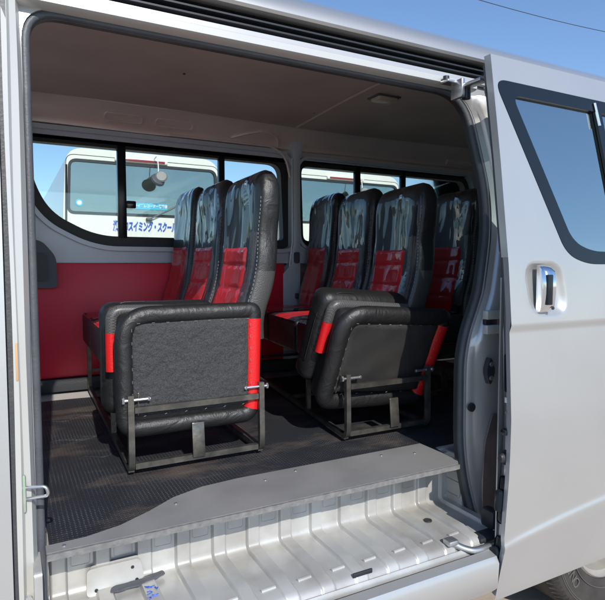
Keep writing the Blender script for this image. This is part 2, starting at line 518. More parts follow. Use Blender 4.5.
# striker loop on the pillar
bm = NB()
tube(bm, arc_pts([(.018, -.03, .812), (.054, -.045, .814), (.058, -.045, .795), (.020, -.03, .790)], .008), .0032)
st = obj('striker', bm, 'zinc', van)
bm = NB(); box(bm, .009, .020, -.036, -.026, .765, .838, .004); obj('striker_plate', bm, 'palegreen', st)

# door seal all around the opening
bm = NB()
sl_ = offset(OPEN, .006)
ring = [(p[0], .012, p[1]) for p in sl_]
tube(bm, ring, .0095, closed=True, seg=10, up=(0, 1, 0))
obj('door_seal', bm, 'seal', van, lean_it=True)
bm = NB(); ring_strip(bm, offset(OPEN, .002), 'y', .012, .013, .018); obj('seal_lip', bm, 'rubber', van, lean_it=True)

# roof edge, guide rail and trim strip over the opening, all along the body (y includes lean ~.08)
bm = NB()
pr = [(.090, 1.832), (.052, 1.830), (.046, 1.836), (.047, 1.848), (.060, 1.866), (.095, 1.896), (.16, 1.935), (.30, 1.995), (.55, 2.042), (.80, 2.057),
      (1.05, 2.042), (1.30, 1.995), (1.44, 1.935), (1.52, 1.884), (1.56, 1.824), (1.545, 1.814)]
ext_x(bm, pr, -1.1, XR, 30)
ry = pr
obj('roof', bm, 'silver', van)
bm = NB()
gp = [(.088, 1.830), (.100, 1.824), (.100, 1.816), (.070, 1.816), (.070, 1.812), (.100, 1.810), (.100, 1.801), (.072, 1.801), (.072, 1.797), (.100, 1.795), (.098, 1.788)]
ext_x(bm, gp, -1.0, 1.30, 8)
obj('guide_rail', bm, 'plastic', van)
bm = NB()
ext_x(bm, [(.098, 1.788), (.074, 1.788), (.072, 1.774), (.079, 1.771)], -1.0, 1.30, 4)
obj('rail_ledge', bm, 'jamb', van)
bm = NB()
ext_x(bm, [(.088, 1.773), (.062, 1.772), (.055, 1.768), (.055, 1.752), (.062, 1.748), (.09, 1.746)], -.0, 1.24, 4)
obj('trim_strip', bm, 'brightpaint', van)
bm = NB(); ext_x(bm, [(.06, 1.776), (.03, 1.776), (.028, 1.830), (.058, 1.830)], 1.31, XR, 2); obj('roof_rail_cover', bm, 'silver', van)

# ceiling lining
def cz(y): return 1.925 + .045 * math.sin(max(0, min(1, (y - .1) / 1.35)) * math.pi)
bm = NB()
cp = [(.095, 1.765), (.105, 1.82), (.13, 1.87), (.18, 1.905)] + [(y / 100, cz(y / 100)) for y in range(24, 137, 8)]
def sag(x, y, z): return (y, z + .006 * math.sin(x * 3.1) * (1 if .2 < y < 1.4 else 0))
ext_x(bm, cp, -1.0, XR - .02, 40, fn=sag)
cl = obj('ceiling', bm, 'ceiling', van)
bm = NB()
for xs in (-.15, 1.34, 2.55):
    tube(bm, [(xs - .10 * ((y - .8)) ** 2, y, cz(y) - .003 + .006 * math.sin(xs * 3.1)) for y in [.2 + .06 * k for k in range(20)]], .006)
obj('ceiling_bow', bm, 'ceiling', cl)
bm = NB(); box(bm, 1.425, 1.525, .80, .87, 1.945, 1.966, .008); la = obj('ceiling_lamp', bm, 'lamp', van)
bm = NB(); box(bm, 1.415, 1.535, .79, .88, 1.958, 1.968, .004); obj('lamp_base', bm, 'trim', la)
bm = NB()
for x, y in ((.62, .95), (.95, .55), (1.3, 1.15)): disc(bm, (x, y, cz(y) - .001), .005, 'z', -.004, 10)
obj('screw', bm, 'plastic', cl)

# far side: header, window band, red panel, pillars --------------------------------
W1 = round_poly([(.36, 1.345), (.16, 1.45), (.085, 1.60), (.070, 1.795), (1.325, 1.795), (1.345, 1.345)], [.10, .14, .1, .03, .09, .05], 8)
W2 = round_poly([(1.42, 1.345), (1.405, 1.795), (2.62, 1.795), (2.66, 1.70), (2.66, 1.345)], [.06, .07, .07, .06, .05], 8)
FW = round_poly([(-.95, 1.30), (-.62, 1.76), (-.06, 1.76), (-.06, 1.30)], [.08, .1, .05, .05])
W1o = offset(W1, -.045); W2o = offset(W2, -.028)
bm = NB(); plate(bm, [(-1.1, 1.245), (-1.1, 1.5), (-.7, 1.80), (XR, 1.80), (XR, 1.245)], [W1o, W2o, FW], 'y', 1.50, 1.515)
obj('inner_wall', bm, 'inner_metal', van)
bm = NB(); ring_strip(bm, W1o, 'y', 1.475, .02, .05); ring_strip(bm, W2o, 'y', 1.48, .015, .045)
obj('window_flange', bm, 'inner_metal', van)
# outer far skin
bm = NB(); plate(bm, [(-1.1, .28), (-1.1, 1.4), (-.7, 1.80), (XR, 1.80), (XR, .28)], [W1, W2, FW], 'y', 1.545, 1.575)
obj('far_side_panel', bm, 'silver', van)
for nm, W, divs, lx in (('far_window', W1, [(.485, .038), (.975, .030)], .565), ('far_window', W2, [(1.80, .032), (2.13, .028)], None)):
    bm = NB(); plate(bm, offset(W, .004), [], 'y', 1.553, 1.557)
    wo = obj(nm, bm, 'glass', van)
    bm = NB(); ring_strip(bm, offset(W, -.027), 'y', 1.522, .050, .05)
    obj('window_frame', bm, 'rubber', wo)
    for (dx, dw) in divs:
        bm = NB(); box(bm, dx - dw / 2, dx + dw / 2, 1.520, 1.552, 1.345 + .016, 1.795 + .0, .003); obj('divider', bm, 'frit', wo)
    if lx:
        bm = NB(); box(bm, .50, .545, 1.505, 1.530, 1.50, 1.535, .006); obj('latch', bm, 'black', wo)
# header rail under the ceiling
bm = NB()
ext_x(bm, [(1.365, 1.950), (1.372, 1.940), (1.380, 1.938), (1.468, 1.868), (1.475, 1.856), (1.478, 1.846), (1.505, 1.842), (1.505, 1.80)], -.7, XR, 40,
      fn=lambda x, y, z: (y + .003 * math.sin(x * 5), z + .002 * math.sin(x * 8)))
hd = obj('header_rail', bm, 'header', van)
bm = NB()
for x0, x1 in ((.40, .565), (.625, .80)):
    pts = round_poly([(x0, 1.879), (x0, 1.905), (x1, 1.905), (x1, 1.879)], .014)
    tube(bm, [(p[0], 1.380 + (1.938 - p[1]) / .795 - .0035, p[1]) for p in pts], .0045, closed=True, seg=6)
obj('embossed_slot', bm, 'header', hd)
# dented corner pressings near the centre pillar
bm = NB()
tube(bm, arc_pts([(1.00, 1.459, 1.868), (1.08, 1.430, 1.893), (1.18, 1.410, 1.91), (1.25, 1.440, 1.885), (1.26, 1.470, 1.85)], .05), .007)
tube(bm, arc_pts([(.70, 1.474, 1.850), (1.24, 1.474, 1.850), (1.315, 1.48, 1.80), (1.34, 1.485, 1.70)], .08), .006)
tube(bm, arc_pts([(2.40, 1.455, 1.87), (2.68, 1.44, 1.87), (2.74, 1.47, 1.70)], .05), .018)
obj('pressed_ridge', bm, 'header', hd)
# centre pillar
bm = NB()
rows = []
for k in range(25):
    z = .68 + (1.90 - .68) * k / 24
    d = .0 if z < 1.2 else .0
    x0 = 1.345 - (.012 if z < 1.3 else 0) - .05 * max(0, (z - 1.80)) * 6
    x1 = 1.405 + .06 * max(0, (z - 1.80)) * 3
    y0 = 1.47 - .015 * (z > 1.8)
    if z < 1.22: x0 -= .05; x1 += .0
    rows.append([bm.verts.new(q) for q in ((x0, 1.515, z), (x0 + .010, y0, z), ((x0 + x1) / 2, y0 - .006, z), (x1 - .010, y0, z), (x1, 1.515, z))])
for a_, b_ in zip(rows, rows[1:]):
    for j in range(4): bm.faces.new([a_[j], a_[j + 1], b_[j + 1], b_[j]])
cpil = obj('centre_pillar', bm, 'inner_metal', van)
bm = NB(); plate(bm, round_poly([(1.355, 1.245), (1.355, 1.305), (1.385, 1.305), (1.385, 1.245)], .012), [], 'y', 1.455, 1.466)
plate(bm, round_poly([(1.36, 1.055), (1.36, 1.085), (1.38, 1.085), (1.38, 1.055)], .008), [], 'y', 1.455, 1.466)
obj('pillar_plug', bm, 'trim', cpil)
bm = NB(); tube(bm, [(1.335, 1.478, .70), (1.335, 1.478, 1.24), (1.349, 1.474, 1.36), (1.349, 1.474, 1.80)], .006); obj('pillar_weld', bm, 'inner_metal', cpil)
# red side panel
bm = NB(); box(bm, .085, 1.30, 1.470, 1.490, .735, 1.243, .006); rp = obj('red_side_panel', bm, 'redpanel', van)
bm = NB(); box(bm, 1.42, XR - .03, 1.470, 1.490, .735, 1.200, .006); obj('red_side_panel', bm, 'redpanel', van)
bm = NB(); box(bm, .085, XR - .03, 1.452, 1.490, .676, .733, .006); obj('kick_strip', bm, 'rubber', van)
bm = NB(); tube(bm, [(.78, 1.4695, .74), (.80, 1.4695, 1.238)], .003); obj('panel_seam', bm, 'seam', rp)
# belt cover by the window
bm = NB(); plate(bm, round_poly([(.085, 1.135), (.085, 1.345), (.135, 1.338), (.190, 1.27), (.192, 1.135)], [.01, .01, .03, .03, .02]), [], 'y', 1.445, 1.475)
bc = obj('belt_cover', bm, 'trim', van)
bm = NB(); plate(bm, round_poly([(.105, 1.165), (.105, 1.29), (.150, 1.285), (.155, 1.165)], .012), [], 'y', 1.438, 1.447); obj('belt_slot', bm, 'plastic', bc)
# inner front post (hides the cab from the side)
bm = NB(); box(bm, .02, .084, 1.44, 1.50, .676, 1.90, .012); obj('front_post', bm, 'inner_metal', van)

# cab shell (nose, windscreen, floor), tail
bm = NB(); box(bm, -1.6, -1.12, .02, 1.53, .35, 1.15, .12, 4); obj('nose', bm, 'silver', van)
bm = NB(); v4 = [bm.verts.new(p) for p in ((-1.5, .04, 1.15), (-1.5, 1.51, 1.15), (-1.05, 1.45, 1.86), (-1.05, .12, 1.86))]; bm.faces.new(v4)
obj('windscreen', bm, 'glass', van)
bm = NB(); box(bm, -1.12, -.05, .0, 1.5, .40, .60, .01); obj('cab_floor', bm, 'rubber', van)
twin = round_poly([(.18, 1.25), (.22, 1.74), (1.38, 1.74), (1.42, 1.25)], .08)
bm = NB(); plate(bm, [(.0, .30), (.0, 1.70), (.15, 1.90), (.8, 2.0), (1.45, 1.90), (1.54, 1.70), (1.54, .30)], [twin], 'x', XR, XR + .05)
tg = obj('tailgate', bm, 'silver', van)
bm = NB(); plate(bm, twin, [], 'x', XR + .02, XR + .025); obj('window', bm, 'tinted', tg)

# floor
bm = NB(); box(bm, .03, XR, .113, 1.52, .60, .664); obj('floor', bm, 'baremetal', van)
bm = NB()
matp = [(.05, 1.33), (.25, 1.335), (.42, 1.30), (.55, 1.33), (3.2, 1.33), (3.2, .13), (1.16, .13), (1.13, .01), (.06, .01)]
plate(bm, round_poly(matp, [0, .1, .1, .1, 0, 0, .02, 0, 0], 5), [], 'z', .6645, .668)
fm = obj('floor_mat', bm, 'mat', van)
# wavy lifted folds in the mat
bm = NB()
for y, x0, x1, h in ((.98, .07, .30, .006), (.72, .09, .36, .008), (.52, .16, .34, .005)):
    pts = [(x0 + (x1 - x0) * k / 12, y + .02 * math.sin(k * .9) + .03 * k / 12, .667 + 0 * h) for k in range(13)]
    tube(bm, pts, h, seg=10, rfn=lambda t: math.sin(math.pi * (.06 + .88 * t)))
for v in bm.verts: v.co.z = .667 + (v.co.z - .667) * .8
obj('mat_fold', bm, 'mat', fm)
for ax, ay in ((.66, .95), (1.20, .90)):
    bm = NB(); box(bm, ax, ax + .07, ay, ay + .035, .668, .674, .002); box(bm, ax + .05, ax + .056, ay, ay + .035, .668, .70, .002)
    obj('seat_anchor', bm, 'header', fm)
# grey board over the step, with its curved end
bm = NB()
bo = [(.052, -.022), (.052, .012), (.13, .015), (.20, .035), (.27, .075), (.34, .125), (.42, .155), (.52, .165), (1.135, .165), (1.135, .0), (1.112, -.028)]
plate(bm, bo, [], 'z', .658, .6715)
bd = obj('step_board', bm, 'board', van, smooth=30)
bm = NB()
tube(bm, [(.052 + (1.112 - .052) * k / 60, -.0235 - .005 * k / 60 + random.uniform(-.0005, .0005), .6645 + random.uniform(-.0003, .0003)) for k in range(61)], .0062, sq=True)
obj('board_edge', bm, 'boardedge', bd)
bm = NB()
for x, y in ((.085, -.005), (.335, .085), (.68, .14), (.96, .13), (.58, .118), (1.06, .10)):
    disc(bm, (x, y, .6712), .0042, 'z', .0022, 10)
obj('screw', bm, 'zinc', bd)

# step well: pressed ribs on tread and riser
def rib(x):
    p = (x + .012) % .092
    a = min(p, .092 - p)                       # distance to rib centre line
    return max(0., min(1., (.019 - a) / .004))
bm = NB()
path = [(-.126, .470), (-.120, .492), (-.108, .500)] + [(-.108 + .197 * k / 8, .500) for k in range(1, 9)] + \
       [(.089 + .022 * math.sin(a), .500 + .022 * (1 - math.cos(a))) for a in [R(k) for k in (18, 36, 54, 72, 90)]] + \
       [(.111, .522 + .132 * k / 5) for k in range(1, 6)]
nx = 660; rows = []
for i in range(nx + 1):
    x = .04 + 1.150 * i / nx
    row = []
    for k, (y, z) in enumerate(path):
        # local normal
        a = path[max(0, k - 1)]; b = path[min(len(path) - 1, k + 1)]
        ty, tz = b[0] - a[0], b[1] - a[1]; L = math.hypot(ty, tz); ny, nz = -tz / L, ty / L
        r_ = rib(x)
        h = .0105 * r_
        if k < 3: h = -.006 * (1 - r_) * (k / 2.) + .002
        elif k == 3: h = .0075 * r_ * .5
        
        row.append(bm.verts.new((x, y + ny * h, z + nz * h)))
    rows.append(row)
for a_, b_ in zip(rows, rows[1:]):
    for j in range(len(path) - 1): bm.faces.new([a_[j], a_[j + 1], b_[j + 1], b_[j]])
sw = obj('step_well', bm, 'step', van, smooth=60)
bm = NB()
for k in range(0, 12):
    xc = .034 + .092 * k
    if .05 < xc < 1.10:
        tube(bm, [(xc - .018 + .006, -.076, .5008), (xc + .018 + .006, -.073, .5008)], .0045, seg=8, rfn=lambda t: 1)
obj('embossed_bar', bm, 'step', sw)
bm = NB()
for k in range(1, 12):
    xc = .034 + .092 * k
    pts = round_poly([(xc - .020, .565), (xc - .020, .65), (xc + .020, .65), (xc + .020, .565)], .006, 4)
    tube(bm, [(p[0], .1112, p[1]) for p in pts], .0012, closed=True, seg=6)
obj('pressed_panel', bm, 'step', sw)
# end walls of the step well
bm = NB()
plate(bm, round_poly([(.034, .49), (.034, .66), (.130, .66), (.130, .49)], .01), [], 'x', 1.188, 1.200)
plate(bm, round_poly([(-.07, .49), (-.07, .66), (.130, .66), (.130, .49)], .01), [], 'x', .028, .042)
ew = obj('step_end', bm, 'step', van)
bm = NB()
pts = round_poly([(.042, .53), (.042, .64), (.105, .64), (.105, .53)], .015, 4)
tube(bm, [(1.187, p[0], p[1]) for p in pts], .003, closed=True, seg=6)
tube(bm, [(1.187, .045, .575), (1.187, .10, .575)], .002); tube(bm, [(1.187, .045, .605), (1.187, .10, .605)], .002)
obj('end_rib', bm, 'step', ew)
bm = NB(); disc(bm, (1.045, .02, .5005), .012, 'z', .003, 20); obj('rubber_plug', bm, 'plastic', sw)
bm = NB(); box(bm, .70, .755, -.1195, -.114, .494, .505, .002); obj('drain_slot', bm, 'plastic', sw)
# bent flap and torn tape on the tread at the left
bm = NB(); plate(bm, round_poly([(.134, .488), (.137, .545), (.252, .545), (.263, .488)], .010), [], 'y', .094, .097)
for v in bm.verts: v.co.z += .012; v.co.y -= .35 * max(0, .53 - v.co.z)
fl = obj('bent_flap', bm, 'step', van)
bm = NB(); plate(bm, round_poly([(.142, .528), (.144, .560), (.250, .562), (.252, .528)], .008), [], 'y', .101, .104); obj('flap_base', bm, 'step', fl)
bm = NB()
for x, z in ((.155, .498), (.235, .528), (.243, .500)): disc(bm, (x, .094 if z > .51 else .087, z + .012), .004, 'y', -.002, 10)
obj('screw', bm, 'plastic', fl)
tp = thing('tape_strip', 'torn strip of black tape stuck on the silver step tread', 'tape', (.245, .075, .508))
bm = NB()
o1 = [(-.065, -.012), (-.05, -.020), (-.03, -.012), (-.005, -.014), (.02, -.006), (.045, -.002), (.062, .006), (.060, .020), (.03, .020), (.01, .010), (-.02, .006), (-.045, .008), (-.06, .002)]
plate(bm, round_poly(o1, .004, 3), [], 'z', .0, .0025)
for v in bm.verts: v.co.z += .004 * math.sin(v.co.x * 90) ** 2
tpo = obj('strip', bm, 'trim', tp)
# blue marker scribble on the tread
bm = NB()
random.seed(3)
for s in range(5):
    bx, by = .262 + .012 * (s % 2) - .004 * s, .045 - .012 * s
    pts = [(bx + random.uniform(-.010, .012), by + random.uniform(-.007, .007), .5118) for _ in range(6)]
    tube(bm, pts, .0011, seg=4)
obj('marker_scribble', bm, 'blue', sw)

# outer sill
bm = NB()
ext_x(bm, [(-.122, .480), (-.126, .462), (-.138, .462), (-.141, .474), (-.148, .474)], -.9, 1.12, 6); obj('sill_channel', bm, 'plastic', van)
bm = NB()
ext_x(bm, [(-.124, .484), (-.131, .487), (-.136, .481), (-.136, .470)], -.0, 1.11, 4); obj('sill_bead', bm, 'step', van)
bm = NB()
ext_x(bm, [(-.142, .455), (-.144, .474), (-.152, .480), (-.176, .474), (-.186, .458), (-.182, .39), (-.155, .36), (-.05, .35)], -.9, 1.108, 8)
obj('outer_sill', bm, 'silver', van)
bm = NB(); box(bm, -.9, 3.3, -.04, 1.5, .30, .40, .02); obj('underbody', bm, 'plastic', van)

# C pillar (right of the opening): pressed faces behind the slid door
bm = NB()
def pil(z):
    # x of the ridge between the inner face and the bright face
    pts = [(.42, 1.262), (.50, 1.262), (.62, 1.225), (.72, 1.200), (.80, 1.195), (.86, 1.205), (.95, 1.200), (1.05, 1.20), (1.2, 1.245), (1.4, 1.305), (1.72, 1.25)]
    for (a, xa), (b, xb) in zip(pts, pts[1:]):
        if z <= b: return xa + (xb - xa) * max(0, (z - a)) / (b - a)
    return pts[-1][1]
def seal_x(z):
    best = 1.2
    c = [p for p in OPEN if p[0] > .7]
    c.sort(key=lambda p: abs(p[1] - z))
    return c[0][0] if len(c) else best
rows = []
NZ = 60
# interpolate the right edge of OPEN
right = sorted([p for p in OPEN if p[0] > 1.0], key=lambda p: p[1])
def edge_x(z):
    for a, b in zip(right, right[1:]):
        if a[1] <= z <= b[1] and b[1] > a[1]: return a[0] + (b[0] - a[0]) * (z - a[1]) / (b[1] - a[1])
    return right[0][0] if z < right[0][1] else right[-1][0]
for k in range(NZ + 1):
    z = .43 + (1.735 - .43) * k / NZ
    e = edge_x(z); r_ = max(pil(z), e + .03)
    rows.append([bm.verts.new(q) for q in ((e + .004, -.002, z), (e + .018, -.010, z), (r_ - .012, -.012, z), (r_, -.026, z), (r_ + .05, -.030, z), (1.34, -.030, z))])
for a_, b_ in zip(rows, rows[1:]):
    for j in range(5):
        bm.faces.new([a_[j], a_[j + 1], b_[j + 1], b_[j]])
pl = obj('rear_pillar', bm, 'silver', van, smooth=50, lean_it=True)
bm = NB(); box(bm, 1.196, 1.245, -.046, -.026, 1.078, 1.104, .003); box(bm, 1.196, 1.245, -.046, -.026, 1.036, 1.062, .003)
obj('latch_block', bm, 'brightpaint', pl)
bm = NB(); box(bm, 1.200, 1.245, -.036, -.022, 1.062, 1.078, .002); obj('latch_slot', bm, 'plastic', pl)
bm = NB(); plate(bm, round_poly([(1.196, .93), (1.212, .975), (1.232, .93), (1.212, .885)], .016), [], 'y', -.046, -.030)
sb = obj('pillar_buffer', bm, 'rubber', pl)
bm = NB(); disc(bm, (1.214, -.046, .950), .007, 'y', -.003, 14); disc(bm, (1.214, -.046, .910), .007, 'y', -.003, 14); obj('screw', bm, 'zinc', sb)
bm = NB(); disc(bm, (1.172, -.012, .823), .013, 'y', -.006, 20); obj('rubber_plug', bm, 'plastic', pl)
bm = NB(); plate(bm, round_poly([(1.205, .46), (1.200, .60), (1.207, .72), (1.235, .80), (1.26, .80), (1.27, .46)], .02), [], 'y', -.036, -.032)  # thin added plate, painted as the brown reflection on the lower pillar
obj('reflection_patch', bm, 'reflection', pl)

# upper roller arm
bm = NB()
box(bm, 1.095, 1.165, .020, .052, 1.742, 1.750, .002)
box(bm, 1.135, 1.168, -.06, .035, 1.728, 1.738, .003)
box(bm, 1.128, 1.140, .0, .045, 1.70, 1.752, .003)
ra = obj('roller_arm', bm, 'zinc', van)
bm = NB(); disc(bm, (1.108, .042, 1.750), .009, 'z', .014, 16); disc(bm, (1.156, .012, 1.700), .012, 'z', .028, 16); obj('roller', bm, 'plastic', ra)
# lower arm
bm = NB()
tube(bm, arc_pts([(1.010, -.115, .505), (1.035, -.128, .490), (1.06, -.140, .482), (1.14, -.145, .482)], .025), .0095, seg=10)
box(bm, .990, 1.022, -.130, -.100, .502, .517, .005)
lo = obj('lower_arm', bm, 'zinc', van)
bm = NB(); box(bm, 1.10, 1.19, -.130, -.085, .480, .500, .008); box(bm, 1.165, 1.20, -.11, -.06, .49, .55, .01); obj('roller_housing', bm, 'plastic', lo)

# ---- the slid-open side door
DX = 1.113; DY = -.18
dwin = round_poly([(1.335, 1.262), (1.112, 1.712), (2.08, 1.712), (2.10, 1.235), (1.42, 1.235)], [.10, .05, .04, .05, .10], 8)
dwin_in = round_poly([(1.365, 1.298), (1.176, 1.676), (2.04, 1.676), (2.06, 1.271), (1.445, 1.271)], [.08, .035, .04, .04, .09], 8)
bm = NB()
# skin as a fine grid with crease lines, window cut by leaving out cells is avoided: lower and upper parts
zs = [.345, .36, .40, .44, .48, .52, .56, .60, .66, .72, .80, .88, .96, 1.02, 1.045, 1.055, 1.065, 1.075, 1.085, 1.10, 1.13, 1.18, 1.225]
NXD = 90
BY = [(.30, -.155), (.355, -.169), (.52, -.195), (.68, -.206), (.84, -.211), (1.07, -.204), (1.233, -.190), (1.40, -.170), (1.60, -.143), (1.80, -.112)]
def body_y(z):
    for (a, ya), (b, yb) in zip(BY, BY[1:]):
        if z <= b: return ya + (yb - ya) * (z - a) / (b - a)
    return BY[-1][1]
def skin_y(x, z):
    y = body_y(z)
    y += .007 * max(0, min(1, (1.080 - z) / .016)) - .007 * max(0, min(1, (1.06 - z) / .3))     # belt crease
    zc = .508 + .085 * (1 - math.exp(-(x - DX) * 2.2))                        # rising wheel-arch crease
    t = (z - zc) / .0035
    y -= .008 / (1 + math.exp(max(-30, min(30, t)))) * math.exp(-max(0, zc - z) / .10)
    hx, hz = (x - 1.250 - (z - 1.17) * -.16) / .074, (z - 1.170) / .070                           # handle recess
    d = (abs(hx) ** 3.5 + abs(hz) ** 3.5)
    y += .015 * (lambda q: q * q * (3 - 2 * q))(max(0, min(1, (1.15 - d) * 1.0)))
    return y
def zb(z, x):
    return z
zs2 = sorted(set([.345 + .012 * k for k in range(10)] + [.46 + .0045 * k for k in range(36)] + [.63 + .03 * k for k in range(14)] + [1.04 + .0045 * k for k in range(42)]))
rows = []
for i in range(NXD * 2 + 1):
    x = DX + .34 * i / NXD if i <= NXD else DX + .34 + (2.16 - DX - .34) * (i - NXD) / NXD
    ztop = 1.252 if x < 1.315 else (1.224 if x > 1.36 else 1.252 - .028 * (x - 1.315) / .045)
    zz2 = [z if z < 1.15 else 1.15 + (z - 1.15) * (ztop - 1.15) / (zs2[-1] - 1.15) for z in zs2]
    rows.append([bm.verts.new((x, skin_y(x, z), z)) for z in zz2])
for a_, b_ in zip(rows, rows[1:]):
    for j in range(len(zs2) - 1): bm.faces.new([a_[j], a_[j + 1], b_[j + 1], b_[j]])
top_outer = [(DX, 1.252), (DX, 1.50), (DX, 1.775), (2.16, 1.775), (2.16, 1.224), (1.36, 1.224), (1.315, 1.252)]
low = list(bm.verts)
plate(bm, top_outer, [dwin], 'y', 0, .022)
low = set(low)
for v in bm.verts:
    if v not in low: v.co.y += body_y(v.co.z)
# inner skin
plate(bm, [(DX + .015, .37), (DX + .015, 1.2), (2.15, 1.2), (2.15, .37)], [], 'y', -.155, -.151)
dr = obj('sliding_door', bm, 'silver', van, smooth=35)
def on_door(bm):
    for v in bm.verts: v.co.y += body_y(v.co.z)
    return bm
def on_edge(bm):      # things built for a skin at y = -.19
    for v in bm.verts: v.co.y = body_y(v.co.z) + (v.co.y + .186) * .72 + .003
    return bm
bm = NB()
plate(bm, offset(top_outer, .015), [offset(dwin, -.004)], 'y', .036, .042); obj('inner_frame', on_door(bm), 'trim', dr)
# front end face of the door
bm = NB()
rows = []
for k in range(41):
    z = .36 + (1.76 - .36) * k / 40
    L = 0
    yo = skin_y(DX, z) if z < 1.25 else body_y(z)
    rows.append([bm.verts.new(q) for q in ((DX + .0005, yo + .001, z), (DX + .004, yo + .016, z), (DX + .016, yo + .018, z), (DX + .018, yo + .038, z))])
for a_, b_ in zip(rows, rows[1:]):
    for j in range(3): bm.faces.new([a_[j], a_[j + 1], b_[j + 1], b_[j]])
ef = obj('door_edge', bm, 'jamb', dr, smooth=30)
bm = NB()
tube(bm, [(DX + .022, body_y(z) + .036, z) for z in [.40 + .09 * k for k in range(15)]], .006, seg=8); obj('edge_seal', bm, 'seal', dr)
bm = NB(); box(bm, DX + .008, DX + .022, -.170, -.142, .905, 1.005, .006); obj('latch_recess', on_edge(bm), 'frit', dr)
bm = NB(); box(bm, DX + .011, DX + .016, -.170, -.144, .878, .892, .001); obj('caution_label', on_edge(bm), 'palewhite', dr)
bm = NB()
disc(bm, (DX + .017, -.165, .852), .005, 'x', -.004, 12); disc(bm, (DX + .017, -.148, .852), .005, 'x', -.004, 12)
disc(bm, (DX + .017, -.156, .70), .006, 'x', -.004, 12); obj('screw', on_edge(bm), 'zinc', dr)
bm = NB(); box(bm, DX - .001, DX + .022, -.170, -.140, .795, .812, .006); obj('door_latch', on_edge(bm), 'black', dr)
bm = NB(); disc(bm, (DX + .018, -.155, .735), .014, 'x', -.026, 18, r2=.010)
obj('rubber_buffer', on_edge(bm), 'rubber', dr)
bm = NB(); disc(bm, (DX + .018, -.155, .735 - .0), .020, 'x', -.008, 18)
box(bm, DX - .008, DX + .022, -.166, -.138, .590, .650, .008)
box(bm, DX + .008, DX + .020, -.172, -.136, .555, .685, .010)
disc(bm, (DX + .018, -.155, .475), .019, 'x', -.024, 20)
box(bm, DX + .008, DX + .020, -.172, -.138, .43, .52, .010)
obj('edge_fitting', on_edge(bm), 'frit', dr)
bm = NB(); disc(bm, (DX + .018, -.150, .405), .013, 'x', -.018, 16); obj('lower_roller', on_edge(bm), 'zinc', dr)
# handle
bm = NB()
prof = [(1.108, .0), (1.112, .016), (1.125, .026), (1.16, .030), (1.185, .030), (1.215, .026), (1.228, .014), (1.232, .0)]
HX0, HX1 = 1.214, 1.258
vs = []
for x, sx in ((HX0, 0), (HX0 + .006, 1), (HX1 - .006, 1), (HX1, 0)):
    vs.append([bm.verts.new((x, -.192 - d * (1 if sx else .72), z)) for z, d in prof])
for a_, b_ in zip(vs, vs[1:]):
    for j in range(len(prof) - 1): bm.faces.new([a_[j], a_[j + 1], b_[j + 1], b_[j]])
bm.faces.new(vs[0]); bm.faces.new(list(reversed(vs[-1])))
hn_ = obj('handle', bm, 'chrome', dr, smooth=45)
bm = NB(); box(bm, HX0 + .004, HX0 + .024, -.2245, -.200, 1.130, 1.208, .002); obj('grip_slot', bm, 'frit', hn_)
bm = NB(); disc(bm, (HX1 - .011, -.2165, 1.121), .0045, 'y', -.003, 12); obj('keyhole', bm, 'plastic', hn_)
# window in the door
bm = NB(); plate(bm, offset(dwin, .002), [], 'y', .008, .012)
dw = obj('window', on_door(bm), 'tinted', dr)
bm = NB(); ring2(bm, offset(dwin, .001), dwin_in, -.001, .012); obj('window_border', on_door(bm), 'frit', dw)
bm = NB(); plate(bm, [(1.512, 1.70), (1.540, 1.70), (1.615, 1.25), (1.585, 1.25)], [], 'y', -.0025, .006)
obj('divider', on_door(bm), 'frit', dw)
bm = NB(); tube(bm, [(1.512, -.0055, 1.700), (1.524, -.0055, 1.635)], .004); obj('chrome_clip', on_door(bm), 'chrome', dw)

# rear wheel
def wheel(parent, cx, y, cz_, r=.33, side=-1, text=False):
    bm = NB()
    p = [(.19, 0.02), (.20, -.004), (.215, -.010), (.27, -.016), (.300, -.012), (.318, .0), (r, .022), (r, .16), (.31, .185), (.19, .185)]
    lathe(bm, (cx, y, cz_), (0, -side, 0), p, 72)
    wh = obj('wheel', bm, 'tyre', parent)
    bm = NB()
    lathe(bm, (cx, y, cz_), (0, -side, 0), [(.192, -.006), (.198, .0), (.19, .012), (.178, .014), (.168, .05), (.12, .055), (.105, .02), (.06, .012), (0, .012)], 48)
    rm = obj('rim', bm, 'rim', wh)
    if text:
        bm = NB()
        for k in range(6):
            a = k * math.pi / 3 + .4
            disc(bm, (cx + .145 * math.cos(a), y + .051, cz_ + .145 * math.sin(a)), .017, 'y', -.003, 14)
        obj('vent_hole', bm, 'plastic', wh)
        bm = NB()
        for rr in (.225, .285, .292): tube(bm, [(cx + rr * math.cos(2 * math.pi * k / 72), y - .014, cz_ + rr * math.sin(2 * math.pi * k / 72)) for k in range(72)], .0016, closed=True, seg=5)
        obj('sidewall_ring', bm, 'tyretext', wh)
        bm = NB()
        for k in range(90):
            a = 2 * math.pi * k / 90
            tube(bm, [(cx + rr * math.cos(a + da), y + dy, cz_ + rr * math.sin(a + da)) for rr, dy, da in ((.306, -.010, 0), (.3215, .002, .012), (.331, .024, .0))], .0035, seg=4)
        obj('tread_block', bm, 'tyre', wh)
        for ch, ang in (('O', 219), ('N', 212), ('E', 205)):
            cu = bpy.data.curves.new('letter', 'FONT'); cu.body = ch; cu.size = .046; cu.extrude = .001; cu.align_x = 'CENTER'; cu.align_y = 'CENTER'
            cu.materials.append(M['tyretext'])
            t = bpy.data.objects.new('tyre_letter', cu); COL.objects.link(t); t.parent = wh
            a = R(ang); rr = .252
            t.matrix_basis = Matrix.Translation((cx + rr * math.cos(a), y - .0165, cz_ + rr * math.sin(a))) @ Matrix.Rotation(R(90), 4, 'X') @ Matrix.Rotation(a - R(90), 4, 'Z')
            flat_text(t)
    return wh
